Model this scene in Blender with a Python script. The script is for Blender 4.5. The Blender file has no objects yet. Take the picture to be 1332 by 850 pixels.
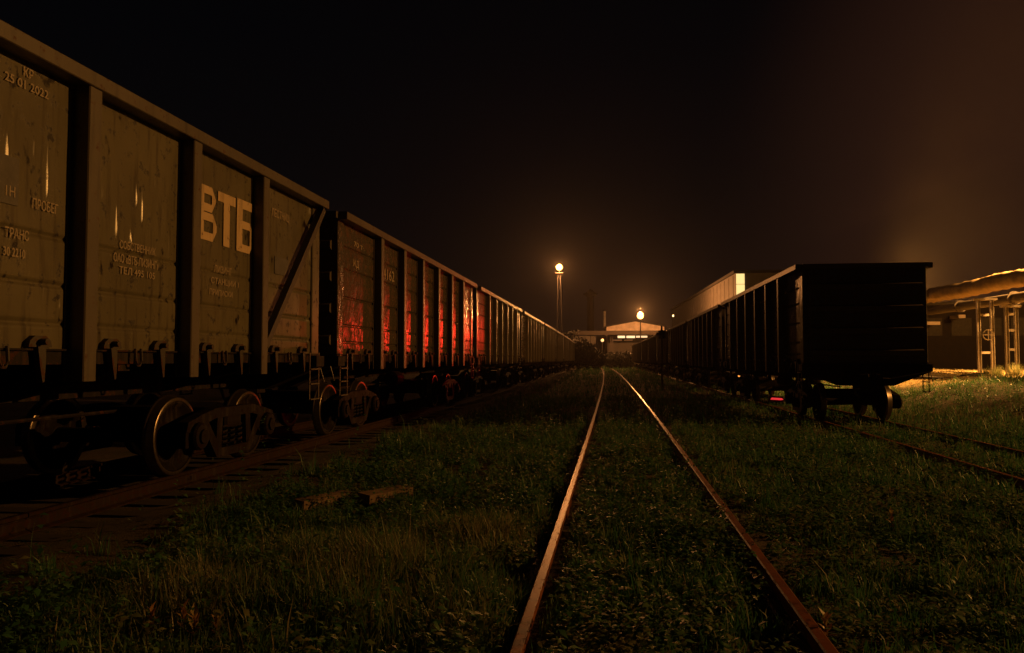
import bpy, bmesh, math, random
import numpy as np
from mathutils import Vector, Matrix
random.seed(7); rng = np.random.default_rng(11)
S = bpy.context.scene; COL = S.collection
R = math.radians
# ------------------------------------------------------------------ camera
F = 989.0; W = 1332; H = 850; YAW = 0.1347; PITCH = 0.0432; EYE = 1.484
cd = bpy.data.cameras.new('camera'); cam = bpy.data.objects.new('camera', cd); COL.objects.link(cam)
cd.sensor_width = 36; cd.lens = 36 * F / W; cd.clip_start = 0.05; cd.clip_end = 6000
cam.location = (0, 0, EYE); cam.rotation_euler = (math.pi/2 + PITCH, 0, YAW)
S.camera = cam
# ------------------------------------------------------------------ night sky
wd = bpy.data.worlds.new('World'); S.world = wd; wd.use_nodes = True
nt = wd.node_tree; nt.nodes.clear()
out = nt.nodes.new('ShaderNodeOutputWorld'); bg = nt.nodes.new('ShaderNodeBackground')
sky = nt.nodes.new('ShaderNodeTexSky'); sky.sky_type = 'NISHITA'; sky.sun_disc = False
sky.sun_elevation = R(-8); sky.sun_rotation = R(40)
bg.inputs['Strength'].default_value = 1.0
tc = nt.nodes.new('ShaderNodeTexCoord'); sep = nt.nodes.new('ShaderNodeSeparateXYZ')
nt.links.new(tc.outputs['Generated'], sep.inputs[0])
ramp = nt.nodes.new('ShaderNodeValToRGB'); nt.links.new(sep.outputs['Z'], ramp.inputs[0])
el = ramp.color_ramp.elements
el[0].position = 0.0; el[0].color = (0.0085, 0.0040, 0.0022, 1)
el[1].position = 0.60; el[1].color = (0.0005, 0.0006, 0.0009, 1)
for pos, c in ((0.10, (0.0046, 0.0026, 0.0021, 1)), (0.22, (0.0020, 0.0016, 0.0018, 1)), (0.38, (0.0009, 0.0010, 0.0015, 1))):
    e = el.new(pos); e.color = c
skm = nt.nodes.new('ShaderNodeMixRGB'); skm.blend_type = 'ADD'; skm.inputs[0].default_value = 0.004
nt.links.new(ramp.outputs[0], skm.inputs[1]); nt.links.new(sky.outputs[0], skm.inputs[2])
gdir = Vector((0.62, 0.76, 0.16)).normalized()
dot = nt.nodes.new('ShaderNodeVectorMath'); dot.operation = 'DOT_PRODUCT'; nrm = nt.nodes.new('ShaderNodeVectorMath'); nrm.operation = 'NORMALIZE'
nt.links.new(tc.outputs['Generated'], nrm.inputs[0]); nt.links.new(nrm.outputs[0], dot.inputs[0]); dot.inputs[1].default_value = gdir
gr_ = nt.nodes.new('ShaderNodeMapRange'); gr_.interpolation_type = 'SMOOTHERSTEP'; gr_.inputs['From Min'].default_value = 0.83; gr_.inputs['From Max'].default_value = 1.0
nt.links.new(dot.outputs['Value'], gr_.inputs['Value'])
gm = nt.nodes.new('ShaderNodeMixRGB'); gm.blend_type = 'ADD'; gm.inputs[2].default_value = (0.023, 0.0080, 0.0036, 1)      # glow of the works over the yard
nt.links.new(gr_.outputs[0], gm.inputs[0]); nt.links.new(skm.outputs[0], gm.inputs[1])
nt.links.new(gm.outputs[0], bg.inputs['Color']); nt.links.new(bg.outputs[0], out.inputs['Surface'])
# ------------------------------------------------------------------ picture
S.view_settings.view_transform = 'Standard'; S.view_settings.look = 'None'
S.view_settings.exposure = 0.0; S.view_settings.gamma = 1.0
S.render.engine = 'CYCLES'
S.cycles.use_denoising = True; S.cycles.sample_clamp_indirect = 1.5; S.cycles.max_bounces = 5
S.cycles.volume_bounces = 0; S.cycles.use_adaptive_sampling = False
SODIUM = (1.0, 0.42, 0.085)
SMOKE_W = 95000
YARD_W, RACK_W, MAST1_W, MAST2_W, RED_W = 34000, 85000, 18000, 27000, 1500
# ------------------------------------------------------------------ layout helpers
KC = 0.00011
def cx(x0, Y): return x0 - KC * Y * abs(Y)
def px(x, y, Y):
    """world point at photo pixel x, y and distance Y along the tracks"""
    dx, du = (x - W/2) / F, (H/2 - y) / F
    fw = Vector((-math.sin(YAW)*math.cos(PITCH), math.cos(YAW)*math.cos(PITCH), math.sin(PITCH)))
    rt = Vector((math.cos(YAW), math.sin(YAW), 0)); up = rt.cross(fw)
    d = fw + rt*dx + up*du
    return Vector((0, 0, EYE)) + d * (Y / d.y)
class MB:
    def __init__(s): s.v = []; s.f = []
    def add(s, vs, fs):
        o = len(s.v); s.v += [tuple(v) for v in vs]; s.f += [tuple(i + o for i in f) for f in fs]; return s
    def box(s, x0, x1, y0, y1, z0, z1):
        return s.add([(x0,y0,z0),(x1,y0,z0),(x1,y1,z0),(x0,y1,z0),(x0,y0,z1),(x1,y0,z1),(x1,y1,z1),(x0,y1,z1)],
                     [(0,3,2,1),(4,5,6,7),(0,1,5,4),(1,2,6,5),(2,3,7,6),(3,0,4,7)])
    def bbox(s, x0, x1, y0, y1, z0, z1, b=0.008):
        """box with its long edges bevelled along z"""
        p = [(x0+b,y0),(x1-b,y0),(x1,y0+b),(x1,y1-b),(x1-b,y1),(x0+b,y1),(x0,y1-b),(x0,y0+b)]
        return s.prism(p, z0, z1, 'z')
    def bar(s, a, b, w, h, upv=(0,0,1)):
        a, b = Vector(a), Vector(b); t = (b-a).normalized(); u = Vector(upv)
        if abs(t.dot(u)) > 0.98: u = Vector((1,0,0))
        n = t.cross(u).normalized(); u = n.cross(t)
        vs = []
        for p in (a, b):
            for i, j in ((-1,-1),(1,-1),(1,1),(-1,1)): vs.append(p + n*(i*w/2) + u*(j*h/2))
        return s.add(vs, [(0,1,2,3),(7,6,5,4),(0,4,5,1),(1,5,6,2),(2,6,7,3),(3,7,4,0)])
    def prism(s, poly, d0, d1, axis='x'):
        n = len(poly)
        m = {'x': lambda a, b, d: (d, a, b), 'y': lambda a, b, d: (a, d, b), 'z': lambda a, b, d: (a, b, d)}[axis]
        vs = [m(a, b, d0) for a, b in poly] + [m(a, b, d1) for a, b in poly]
        fs = [tuple(range(n))[::-1], tuple(range(n, 2*n))] + [(i, (i+1) % n, n + (i+1) % n, n + i) for i in range(n)]
        return s.add(vs, fs)
    def tube(s, pts, r, n=8, caps=True):
        pts = [Vector(p) for p in pts]; rs = r if isinstance(r, (list, tuple)) else [r]*len(pts); vs = []; fs = []
        for i, p in enumerate(pts):
            t = (pts[min(i+1, len(pts)-1)] - pts[max(i-1, 0)]).normalized()
            u = Vector((0,0,1)) if abs(t.z) < 0.95 else Vector((1,0,0))
            a = t.cross(u).normalized(); b = a.cross(t)
            for k in range(n):
                an = 2*math.pi*k/n; vs.append(p + (a*math.cos(an) + b*math.sin(an))*rs[i])
        for i in range(len(pts)-1):
            for k in range(n):
                k2 = (k+1) % n; fs.append((i*n+k, i*n+k2, (i+1)*n+k2, (i+1)*n+k))
        if caps:
            fs.append(tuple(range(n))[::-1]); fs.append(tuple((len(pts)-1)*n + k for k in range(n)))
        return s.add(vs, fs)
    def lathe(s, prof, c, n=24, axis='x', caps=True):
        """prof: (distance along the axis, radius)"""
        vs = []; fs = []; m = len(prof); c = Vector(c)
        for a, r in prof:
            for k in range(n):
                an = 2*math.pi*k/n; q = (r*math.cos(an), r*math.sin(an))
                vs.append(c + Vector((a, q[0], q[1]) if axis == 'x' else (q[0], a, q[1]) if axis == 'y' else (q[0], q[1], a)))
        for i in range(m-1):
            for k in range(n):
                k2 = (k+1) % n; fs.append((i*n+k, i*n+k2, (i+1)*n+k2, (i+1)*n+k))
        if caps: fs.append(tuple(range(n))); fs.append(tuple((m-1)*n + k for k in range(n))[::-1])
        return s.add(vs, fs)
    def mesh(s, name, mat, smooth=False):
        me = bpy.data.meshes.new(name); me.from_pydata(s.v, [], s.f); me.update()
        bm = bmesh.new(); bm.from_mesh(me); bmesh.ops.recalc_face_normals(bm, faces=bm.faces[:]); bm.to_mesh(me); bm.free()
        if mat: me.materials.append(mat)
        if smooth:
            for p in me.polygons: p.use_smooth = True
        return me
    def build(s, name, mat, parent=None, smooth=False, loc=None, rot=None):
        return put(name, s.mesh(name, mat, smooth), parent, loc, rot)
def put(name, me, parent=None, loc=None, rot=None):
    o = bpy.data.objects.new(name, me); COL.objects.link(o)
    if parent: o.parent = parent
    if loc is not None: o.location = loc
    if rot is not None: o.rotation_euler = rot
    return o
def empty(name, loc=(0,0,0), rz=0):
    o = bpy.data.objects.new(name, None); COL.objects.link(o); o.location = loc; o.rotation_euler = (0,0,rz); o.empty_display_size = 0.2
    return o
def tag(o, label, cat, group=None):
    o['label'] = label; o['category'] = cat
    if group: o['group'] = group
    return o
KIDS = {}
def kids(o):
    return [c for c in COL.objects if c.parent == o]
def copy_tree(o, parent=None, skip=()):
    c = o.copy(); COL.objects.link(c); c.parent = parent
    for ch in KIDS.get(o.name) or kids(o):
        if ch['kindname'] in skip if 'kindname' in ch else ch.name.split('.')[0] in skip: continue
        copy_tree(ch, c, skip)
    return c
# ------------------------------------------------------------------ materials
def new_mat(name):
    m = bpy.data.materials.new(name); m.use_nodes = True; n = m.node_tree
    return m, n, n.nodes['Principled BSDF']
def noise(n, scale, detail=6, rough=0.6, coord='Object', stretch=None):
    t = n.nodes.new('ShaderNodeTexCoord'); x = n.nodes.new('ShaderNodeTexNoise')
    x.inputs['Scale'].default_value = scale; x.inputs['Detail'].default_value = detail; x.inputs['Roughness'].default_value = rough
    if stretch:
        mp = n.nodes.new('ShaderNodeMapping'); mp.inputs['Scale'].default_value = stretch
        n.links.new(t.outputs[coord], mp.inputs[0]); n.links.new(mp.outputs[0], x.inputs['Vector'])
    else: n.links.new(t.outputs[coord], x.inputs['Vector'])
    return x.outputs[0]
def stepr(n, sock, a, b):
    r = n.nodes.new('ShaderNodeMapRange'); r.inputs['From Min'].default_value = a; r.inputs['From Max'].default_value = b
    n.links.new(sock, r.inputs['Value']); return r.outputs[0]
def mixc(n, fac, a, b):
    m = n.nodes.new('ShaderNodeMixRGB')
    if isinstance(fac, float): m.inputs[0].default_value = fac
    else: n.links.new(fac, m.inputs[0])
    for i, c in ((1, a), (2, b)):
        if isinstance(c, tuple): m.inputs[i].default_value = (*c, 1)
        else: n.links.new(c, m.inputs[i])
    return m.outputs[0]
def bump(n, bs, sock, strength, dist):
    b = n.nodes.new('ShaderNodeBump'); b.inputs['Strength'].default_value = strength; b.inputs['Distance'].default_value = dist
    n.links.new(sock, b.inputs['Height']); n.links.new(b.outputs[0], bs.inputs['Normal'])
def worn(name, base, rust=(0.07,0.028,0.012), rough=0.45, amount=0.60, sc=3.0, dirt=(0.045,0.036,0.027), dent=0.0, metal=0.0, spec=0.5, blot=0.0):
    """painted steel: patches of rust, run-down dirt streaks, shallow dents"""
    m, n, bs = new_mat(name)
    big = noise(n, sc*0.35, 4); fine = noise(n, sc*3.2, 8, 0.7); streak = noise(n, 5.0, 5, 0.6, stretch=(1.0, 2.6, 0.22))
    c = mixc(n, stepr(n, big, 0.35, 0.7), base, tuple(v*0.72 for v in base))
    c = mixc(n, stepr(n, streak, 0.52, 0.74), c, dirt)
    rf = stepr(n, fine, amount, amount + 0.07); c = mixc(n, rf, c, rust)
    if blot:                                   # bigger burnt and knocked patches, long side upright
        bl = stepr(n, noise(n, 4.3, 4, .62, stretch=(1, 1.25, .75)), blot, blot + .05); c = mixc(n, bl, c, tuple(v*.8 for v in rust))
    n.links.new(c, bs.inputs['Base Color'])
    rr = n.nodes.new('ShaderNodeMapRange'); rr.inputs['To Min'].default_value = rough; rr.inputs['To Max'].default_value = min(1, rough + 0.4)
    n.links.new(rf, rr.inputs['Value']); n.links.new(rr.outputs[0], bs.inputs['Roughness'])
    bs.inputs['Metallic'].default_value = metal; bs.inputs['Specular IOR Level'].default_value = spec
    if dent:
        d = noise(n, 2.2, 3, 0.5, stretch=(1, 1.4, 0.8)); bump(n, bs, d, dent, 0.06)
    else: bump(n, bs, fine, 0.25, 0.004)
    return m
def plain(name, col, rough=0.7, metal=0.0, var=0.35, sc=8, bmp=0.2):
    m, n, bs = new_mat(name); f = noise(n, sc)
    n.links.new(mixc(n, stepr(n, f, 0.35, 0.68), col, tuple(v*(1-var) for v in col)), bs.inputs['Base Color'])
    bs.inputs['Roughness'].default_value = rough; bs.inputs['Metallic'].default_value = metal
    if bmp: bump(n, bs, f, bmp, 0.01)
    return m
def glow(name, col, st):
    m, n, bs = new_mat(name); bs.inputs['Base Color'].default_value = (*col, 1)
    bs.inputs['Emission Color'].default_value = (*col, 1); bs.inputs['Emission Strength'].default_value = st
    m.cycles.emission_sampling = 'NONE'
    return m
M = dict(
    paint=worn('olive_grey_wagon_paint', (0.138, 0.124, 0.077), rust=(0.012,0.007,0.0035), rough=0.29, amount=0.56, sc=2.2, spec=.5, blot=.625),
    paint2=worn('brown_wagon_paint', (0.07, 0.06, 0.04), rough=0.26, amount=0.52, dent=0.55),
    paint3=worn('grey_wagon_paint', (0.066, 0.06, 0.05), rough=0.28, amount=0.54, dent=0.5),
    post=worn('post_paint', (0.098, 0.082, 0.06), rough=0.42, amount=0.58),
    brace=worn('dark_brace', (0.05, 0.042, 0.035), rough=0.5, amount=0.6),
    under=worn('underframe_steel', (0.016, 0.013, 0.011), rough=0.7, amount=0.55, spec=.15),
    bogie=worn('bogie_cast_steel', (0.010, 0.007, 0.006), rust=(0.016,0.008,0.004), spec=.10, rough=0.6, amount=0.52),
    wheel=worn('wheel_disc_steel', (0.007, 0.005, 0.004), rust=(0.012,0.006,0.004), rough=0.65, amount=0.55, spec=.08),
    lock=worn('grimy_hatch_steel', (0.035, 0.027, 0.02), rough=0.55, amount=0.5),
    oldrail=worn('dirty_rail', (0.02, 0.012, 0.008), rust=(0.03,0.013,0.007), spec=.1, rough=0.75, amount=0.5, sc=6),
    tread=plain('worn_wheel_tread', (0.20, 0.165, 0.13), rough=0.30, metal=0.9, sc=20, bmp=0.05),
    rail=worn('rusty_rail', (0.23, 0.072, 0.016), rust=(0.10,0.03,0.008), rough=0.36, amount=0.57, sc=6, dirt=(0.11,0.038,0.011), spec=.3),
    letter=worn('faded_white_lettering', (0.58, 0.43, 0.24), rough=0.5, amount=0.59, sc=4, dirt=(0.30,0.22,0.12)),
    letter2=worn('dim_stencil_lettering', (0.36, 0.29, 0.20), rough=0.6, amount=0.62, sc=5, dirt=(0.26,0.2,0.14)),
    patch=plain('dark_repaint_patch', (0.085, 0.08, 0.075), rough=0.6),
    sleeper=plain('tarred_timber', (0.03, 0.022, 0.016), rough=0.85, sc=14),
    plank=plain('weathered_plank', (0.20, 0.13, 0.075), rough=0.8, sc=10),
    concrete=plain('concrete', (0.30, 0.28, 0.25), rough=0.9, sc=3),
    steel=plain('galvanised_steel', (0.30, 0.28, 0.25), rough=0.55, metal=0.3, sc=6),
    dsteel=plain('dark_steel', (0.045, 0.038, 0.034), rough=0.85, sc=6),
    lag=plain('pipe_lagging', (0.34, 0.26, 0.15), rough=0.85, sc=3, bmp=0.8),
    wallc=plain('pale_cladding', (0.75, 0.64, 0.55), rough=0.7, sc=0.8),
    wallg=plain('grey_cladding', (0.17, 0.155, 0.14), rough=0.7, sc=0.8),
    walld=plain('dark_brick', (0.016, 0.011, 0.009), rough=0.95, sc=2),
    roof=plain('felt_roof', (0.05, 0.045, 0.04), rough=0.9),
)
# ground: soil, litter and moss, rusty cinders by the rails
def ground_mat():
    m, n, bs = new_mat('cindery_soil')
    a = noise(n, 0.55, 6); b = noise(n, 7, 8, 0.7); c = noise(n, 60, 4)
    col = mixc(n, stepr(n, a, 0.4, 0.62), (0.055, 0.038, 0.022), (0.035, 0.038, 0.016))
    col = mixc(n, stepr(n, b, 0.5, 0.75), col, (0.10, 0.062, 0.032))
    tcg = n.nodes.new('ShaderNodeTexCoord'); sg = n.nodes.new('ShaderNodeSeparateXYZ'); n.links.new(tcg.outputs['Object'], sg.inputs[0])
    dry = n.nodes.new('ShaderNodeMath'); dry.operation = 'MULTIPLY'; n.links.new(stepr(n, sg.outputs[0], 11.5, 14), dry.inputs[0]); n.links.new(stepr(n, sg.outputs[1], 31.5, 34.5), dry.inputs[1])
    col = mixc(n, dry.outputs[0], col, (0.34, 0.25, 0.11))      # dry bank under the pipes, paled further to brighten the lit strip
    n.links.new(col, bs.inputs['Base Color']); bs.inputs['Roughness'].default_value = 0.95
    mx = n.nodes.new('ShaderNodeMath'); mx.operation = 'ADD'; n.links.new(b, mx.inputs[0]); n.links.new(c, mx.inputs[1])
    bump(n, bs, mx.outputs[0], 0.8, 0.05); return m
M['ground'] = ground_mat()
def leaf_mat(name, cols, rough=0.5, trans=0.25):
    m, n, bs = new_mat(name)
    at = n.nodes.new('ShaderNodeAttribute'); at.attribute_name = 'tint'
    rp = n.nodes.new('ShaderNodeValToRGB'); n.links.new(at.outputs['Fac'], rp.inputs[0]); e = rp.color_ramp.elements
    e[0].position = 0; e[0].color = (*cols[0], 1); e[1].position = 1; e[1].color = (*cols[-1], 1)
    for i, c in enumerate(cols[1:-1]):
        q = e.new((i+1)/(len(cols)-1)); q.color = (*c, 1)
    n.links.new(rp.outputs[0], bs.inputs['Base Color']); bs.inputs['Roughness'].default_value = rough
    tr = n.nodes.new('ShaderNodeBsdfTranslucent'); n.links.new(rp.outputs[0], tr.inputs['Color'])
    mix = n.nodes.new('ShaderNodeMixShader'); mix.inputs[0].default_value = trans
    n.links.new(bs.outputs[0], mix.inputs[1]); n.links.new(tr.outputs[0], mix.inputs[2])
    n.links.new(mix.outputs[0], n.nodes['Material Output'].inputs['Surface']); return m
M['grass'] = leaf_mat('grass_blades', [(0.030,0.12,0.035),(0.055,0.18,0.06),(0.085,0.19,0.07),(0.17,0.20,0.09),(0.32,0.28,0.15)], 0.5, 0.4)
M['leaf'] = leaf_mat('weed_leaves', [(0.034,0.12,0.04),(0.06,0.18,0.065),(0.10,0.20,0.075),(0.20,0.21,0.09)], 0.48, 0.35)
M['bushleaf'] = leaf_mat('bush_leaves', [(0.005,0.009,0.004),(0.009,0.015,0.006)], 0.7, .1)
M['shoot'] = leaf_mat('reddish_shoot_leaves', [(0.34,0.17,0.07),(0.38,0.28,0.11),(0.40,0.34,0.14)], 0.45)
# ------------------------------------------------------------------ terrain
def sst(t): t = np.clip(t, 0, 1); return t*t*(3-2*t)
def vnoise(x, y, s, seed=0):
    x = np.asarray(x, float)/s; y = np.asarray(y, float)/s; xi = np.floor(x).astype(np.int64); yi = np.floor(y).astype(np.int64); fx = sst(x-xi); fy = sst(y-yi)
    def h(a, b):
        v = np.sin((a*127.1 + b*311.7 + seed*74.7))*43758.5453; return v - np.floor(v)
    return (h(xi,yi)*(1-fx)+h(xi+1,yi)*fx)*(1-fy) + (h(xi,yi+1)*(1-fx)+h(xi+1,yi+1)*fx)*fy
T_LEFT, T_MAIN, T_RIGHT = -6.18, 0.29, 6.05
TZ = {T_LEFT: 0.07, T_MAIN: 0.0, T_RIGHT: -0.07}
def ground_z(X, Y):
    X = np.asarray(X, float); Y = np.asarray(Y, float); x = X + KC*Y*np.abs(Y)
    z = -0.16 + 0.10*(vnoise(X, Y, 1.9) - 0.5) + 0.05*(vnoise(X, Y, 0.5, 3) - 0.5)
    z = z + 0.07*sst((-x - 3.4)/1.2) - 0.07*sst((x-3.2)/1.5)
    near = np.minimum.reduce([np.abs(x - t) for t in (T_LEFT, T_MAIN, T_RIGHT)])
    bed = np.where(x < -3, -0.145, np.where(x > 3.2, -0.185, -0.115))
    k = 1 - sst((near - 1.0)/0.8); z = z*(1-k) + (bed + 0.025*(vnoise(X, Y, 0.35, 5)-0.5))*k
    bank = 0.90*sst((x - 8.6)/7.5) * sst((Y - 12)/16) + 0.25*sst((x-9)/3)*(vnoise(X, Y, 2.6, 9)-0.35)
    return z + bank*sst((x-8)/1.0)
def axis(dense0, dense1, step, far, grow=1.25):
    a = list(np.arange(dense0, dense1 + 1e-6, step)); s = step; v = dense1
    while v < far: s *= grow; v += s; a.append(v)
    s = step; v = dense0; b = []
    while v > -far: s *= grow; v -= s; b.append(v)
    return np.array(b[::-1] + a)
gx = axis(-9, 24, 0.22, 900); gy = axis(1, 52, 0.28, 1500)
GX, GY = np.meshgrid(gx, gy); GZ = ground_z(GX, GY)
nx, ny = len(gx), len(gy)
idx = np.arange(nx*ny).reshape(ny, nx)
fq = np.stack([idx[:-1,:-1], idx[:-1,1:], idx[1:,1:], idx[1:,:-1]], -1).reshape(-1, 4)
def np_mesh(name, v, f, mat, attr=None, smooth=False):
    me = bpy.data.meshes.new(name); k = f.shape[1]
    me.vertices.add(len(v)); me.vertices.foreach_set('co', v.astype(np.float32).ravel())
    me.loops.add(f.size); me.loops.foreach_set('vertex_index', f.astype(np.int32).ravel())
    me.polygons.add(len(f)); me.polygons.foreach_set('loop_start', np.arange(0, f.size, k, dtype=np.int32))
    if smooth: me.polygons.foreach_set('use_smooth', np.ones(len(f), dtype=bool))
    me.update(calc_edges=True); me.materials.append(mat)
    if attr is not None:
        at = me.attributes.new('tint', 'FLOAT', 'POINT'); at.data.foreach_set('value', attr.astype(np.float32))
    return me
g = put('ground', np_mesh('ground', np.stack([GX, GY, GZ], -1).reshape(-1, 3), fq, M['ground'], smooth=True)); g['kind'] = 'structure'
# ------------------------------------------------------------------ tracks
RAILP = [(-.066,-.18),(.066,-.18),(.066,-.168),(.012,-.148),(.009,-.048),(.034,-.034),(.037,-.008),(.028,0),(-.028,0),(-.037,-.008),(-.034,-.034),(-.009,-.048),(-.012,-.148),(-.066,-.168)]
def track(x0, label, y0, y1, joint, rmat='rail'):
    z0 = TZ[x0]; t = tag(empty('railway_track', (0, 0, 0)), label, 'railway track', 'yard tracks')
    fish = MB().box(-.028, -.0125, -.36, .36, -.13, -.055).mesh('fishplate', M[rmat])
    for side in (-1, 1):
        ys = [y0] + [v for v in np.arange(joint - 62.5, y1, 12.5) if y0 + 1 < v < y1 - 1] + [y1]
        for a, b in zip(ys[:-1], ys[1:]):
            n = max(2, int((b-a)/2.5)); m = MB(); P = len(RAILP); vs = []; fs = []
            for i in range(n+1):
                Y = a + 0.006 + (b-a-0.012)*i/n; sag = 0.0
                for u, v in RAILP: vs.append((cx(x0 + side*.796, Y) + u + sag, Y, z0 + v))
            for i in range(n):
                for k in range(P): fs.append((i*P+k, i*P+(k+1) % P, (i+1)*P+(k+1) % P, (i+1)*P+k))
            fs += [tuple(range(P)), tuple(n*P + k for k in range(P))[::-1]]
            r = m.add(vs, fs).build('rail', M[rmat], t)
            if a > y0 and a < 60:
                X = cx(x0 + side*.796, a)
                put('fishplate', fish, r, (X, a, z0)); put('fishplate', fish, r, (X, a, z0), (0, 0, math.pi))
    sm = [MB().bbox(-1.37 + .03*random.random(), 1.37 - .03*random.random(), -.12, .12, -.36, -.183 - .01*k, .015).mesh('sleeper', M['sleeper']) for k in range(3)]
    Y = y0 + .4
    while Y < min(y1, 46) and rmat == 'oldrail':      # the other two tracks are buried to the rail web
        put('sleeper', random.choice(sm), t, (cx(x0, Y) + random.uniform(-.05,.05), Y, z0), (0, 0, random.uniform(-.03,.03))); Y += 0.56 + random.uniform(-.03,.03)
    return t
track(T_MAIN, 'empty overgrown railway track running up the middle between the two trains', -3, 230, 8.1)
track(T_LEFT, 'railway track under the left train with the pale lettered wagon', -3, 230, 6.4, 'oldrail')
track(T_RIGHT, 'railway track under the dark right train, bare rails showing in front of it', -3, 230, 10.2)
# ------------------------------------------------------------------ gondola wagon
HL = 6.43; XS = 1.41; XO = 1.575; ZB = 1.50; ZT = 3.985; ZTC = 3.85
ENDP = 2.18; MIDP = (2*HL - 2*ENDP) / 5
POSTS = [-HL + ENDP + MIDP*i for i in range(6)]
EDGES = [-HL + .10] + POSTS + [HL - .10]
def sheet_profile(seams):
    """z, x-offset pairs of the stamped sheet (horizontal pressed seams)"""
    p = [(ZB - .02, 0)]
    for z in seams: p += [(z-.03, 0), (z-.008, -.022), (z+.008, -.022), (z+.03, 0)]
    return p + [(ZTC + .02, 0)]
def panel_mesh(w, seams, mat, lip=True):
    pr = sheet_profile(seams); a, b = -w/2 + .05, w/2 - .05; m = MB(); vs = []; n = len(pr)
    for y in (a, b):
        for z, o in pr: vs.append((XS + o, y, z))
    for y in (a, b):
        for z, o in pr: vs.append((XS + o - .02, y, z))
    fs = [(i, i+1, n+i+1, n+i) for i in range(n-1)] + [(2*n+i+1, 2*n+i, 3*n+i, 3*n+i+1) for i in range(n-1)]
    fs += [(i+1, i, 2*n+i, 2*n+i+1) for i in range(n-1)] + [(n+i, n+i+1, 3*n+i+1, 3*n+i) for i in range(n-1)] + [(0, n, 3*n, 2*n), (2*n-1, n-1, 3*n-1, 4*n-1)]
    m.add(vs, fs)
    return m.mesh('side_panel', mat)
def post_mesh(mat):
    m = MB(); w, f = .085, .045           # hat section: flanges on the sheet and a raised box, running below the sill
    P = [(XS+.002,-w-f),(XS+.014,-w-f),(XS+.014,-w),(XO-.01,-w),(XO,-w+.01),(XO,w-.01),(XO-.01,w),(XS+.014,w),(XS+.014,w+f),(XS+.002,w+f)]
    m.prism(P, ZB - .28, ZTC - .004, 'z'); return m.mesh('post', mat)
WHEEL_PROF = [(-.065,.10),(-.065,.13),(-.03,.16),(-.005,.38),(-.062,.405),(-.062,.44)]
def wheel_meshes():
    # disc with hub, dished web and rim; tread and flange apart because they are worn bright
    disc = MB().lathe([(.10,.085),(.10,.125),(.035,.15),(.012,.36),(.055,.40),(.055,.44),(-.055,.44),(-.055,.40),(-.02,.36),(-.005,.15),(-.07,.125),(-.07,.085)], (0,0,0), 32).mesh('wheel', M['wheel'], True)
    tread = MB().lathe([(.062,.43),(.064,.468),(.056,.476),(-.03,.482),(-.044,.498),(-.056,.510),(-.066,.505),(-.070,.48),(-.070,.43)], (0,0,0), 40, 'x', False).mesh('wheel_tread', M['tread'], True)
    return disc, tread
WD, WT = wheel_meshes()
def frame_mesh():
    """three-piece bogie side frame: arched top chord, sloping lower chord, columns and axle-box jaws"""
    m = MB(); d0, d1 = 0.985, 1.13
    top = [(-1.17,.54),(-1.13,.66),(-.80,.735),(-.5,.79),(.5,.79),(.80,.735),(1.13,.66),(1.17,.54),(.98,.52),(.80,.60),(.48,.665),(-.48,.665),(-.80,.60),(-.98,.52)]
    m.prism(top, d0, d1, 'x')
    low = [(-.80,.60),(-.66,.63),(-.36,.27),(.36,.27),(.66,.63),(.80,.60),(.45,.16),(-.45,.16)]
    m.prism(low, d0+.004, d1-.004, 'x')
    for s in (-1, 1):
        m.prism([(s*.34,.26),(s*.46,.38),(s*.44,.68),(s*.30,.68)], d0+.008, d1-.008, 'x')
        m.prism([(s*1.17,.56),(s*1.17,.35),(s*1.10,.35),(s*1.09,.56)], d0+.01, d1-.01, 'x')
        m.prism([(s*.76,.62),(s*.76,.38),(s*.70,.42),(s*.68,.60)], d0+.012, d1-.012, 'x')
    return m.mesh('side_frame', M['bogie'])
FRM = frame_mesh()
def spring_mesh():
    m = MB()
    for y in (-.2, 0, .2):
        m.tube([(1.05 + .065*math.cos(t*.9), y + .065*math.sin(t*.9), .275 + .0095*t) for t in range(29)], .016, 5)
    return m.mesh('spring_nest', M['under'])
SPR = spring_mesh()
AXB = MB().lathe([(-.10,.17),(.07,.17),(.10,.15),(.105,.09),(.13,.085),(.13,.03)], (1.10,0,.475), 16).mesh('axle_box', M['bogie'], False)
BOL = MB().bbox(-1.12, 1.12, -.21, .21, .52, .78, .03).mesh('bolster', M['bogie'])
AXL = MB().lathe([(-1.02,.07),(-.9,.085),(-.66,.095),(0,.08),(.66,.095),(.9,.085),(1.02,.07)], (0,0,.475), 14).mesh('axle', M['under'], True)
SHOE = MB().prism([(.50,.30),(.56,.62),(.50,.66),(.42,.50),(.42,.36)], .70, .80, 'x').prism([(.50,.30),(.56,.62),(.50,.66),(.42,.50),(.42,.36)], -.80, -.70, 'x').bar((.80,.46,.46),(-.80,.46,.46),.05,.07).mesh('brake_beam', M['under'])
def reg(parent, o): KIDS.setdefault(parent.name, []).append(o); return o
def bogie(parent, y, lod=0):
    b = put('bogie', BOL, parent, (0, y, 0)); reg(parent, b)
    for s in (-1, 1):
        rz = 0 if s > 0 else math.pi
        reg(b, put('side_frame', FRM, b, (0,0,0), (0,0,rz)))
        if lod == 0: reg(b, put('spring_nest', SPR, b, (0,0,0), (0,0,rz)))
        for e in (-1, 1):
            reg(b, put('axle_box', AXB, b, (0, e*.925, 0), (0,0,rz)))
            reg(b, put('wheel', WD, b, (s*.79, e*.925, .475), (0,0,rz)))
            reg(b, put('wheel_tread', WT, b, (s*.79, e*.925, .475), (0,0,rz)))
    for e in (-1, 1): reg(b, put('axle', AXL, b, (0, e*.925, 0)))
    if lod == 0: reg(b, put('brake_beam', SHOE, b)); reg(b, put('brake_beam', SHOE, b, None, (0,0,math.pi)))
    return b
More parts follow.
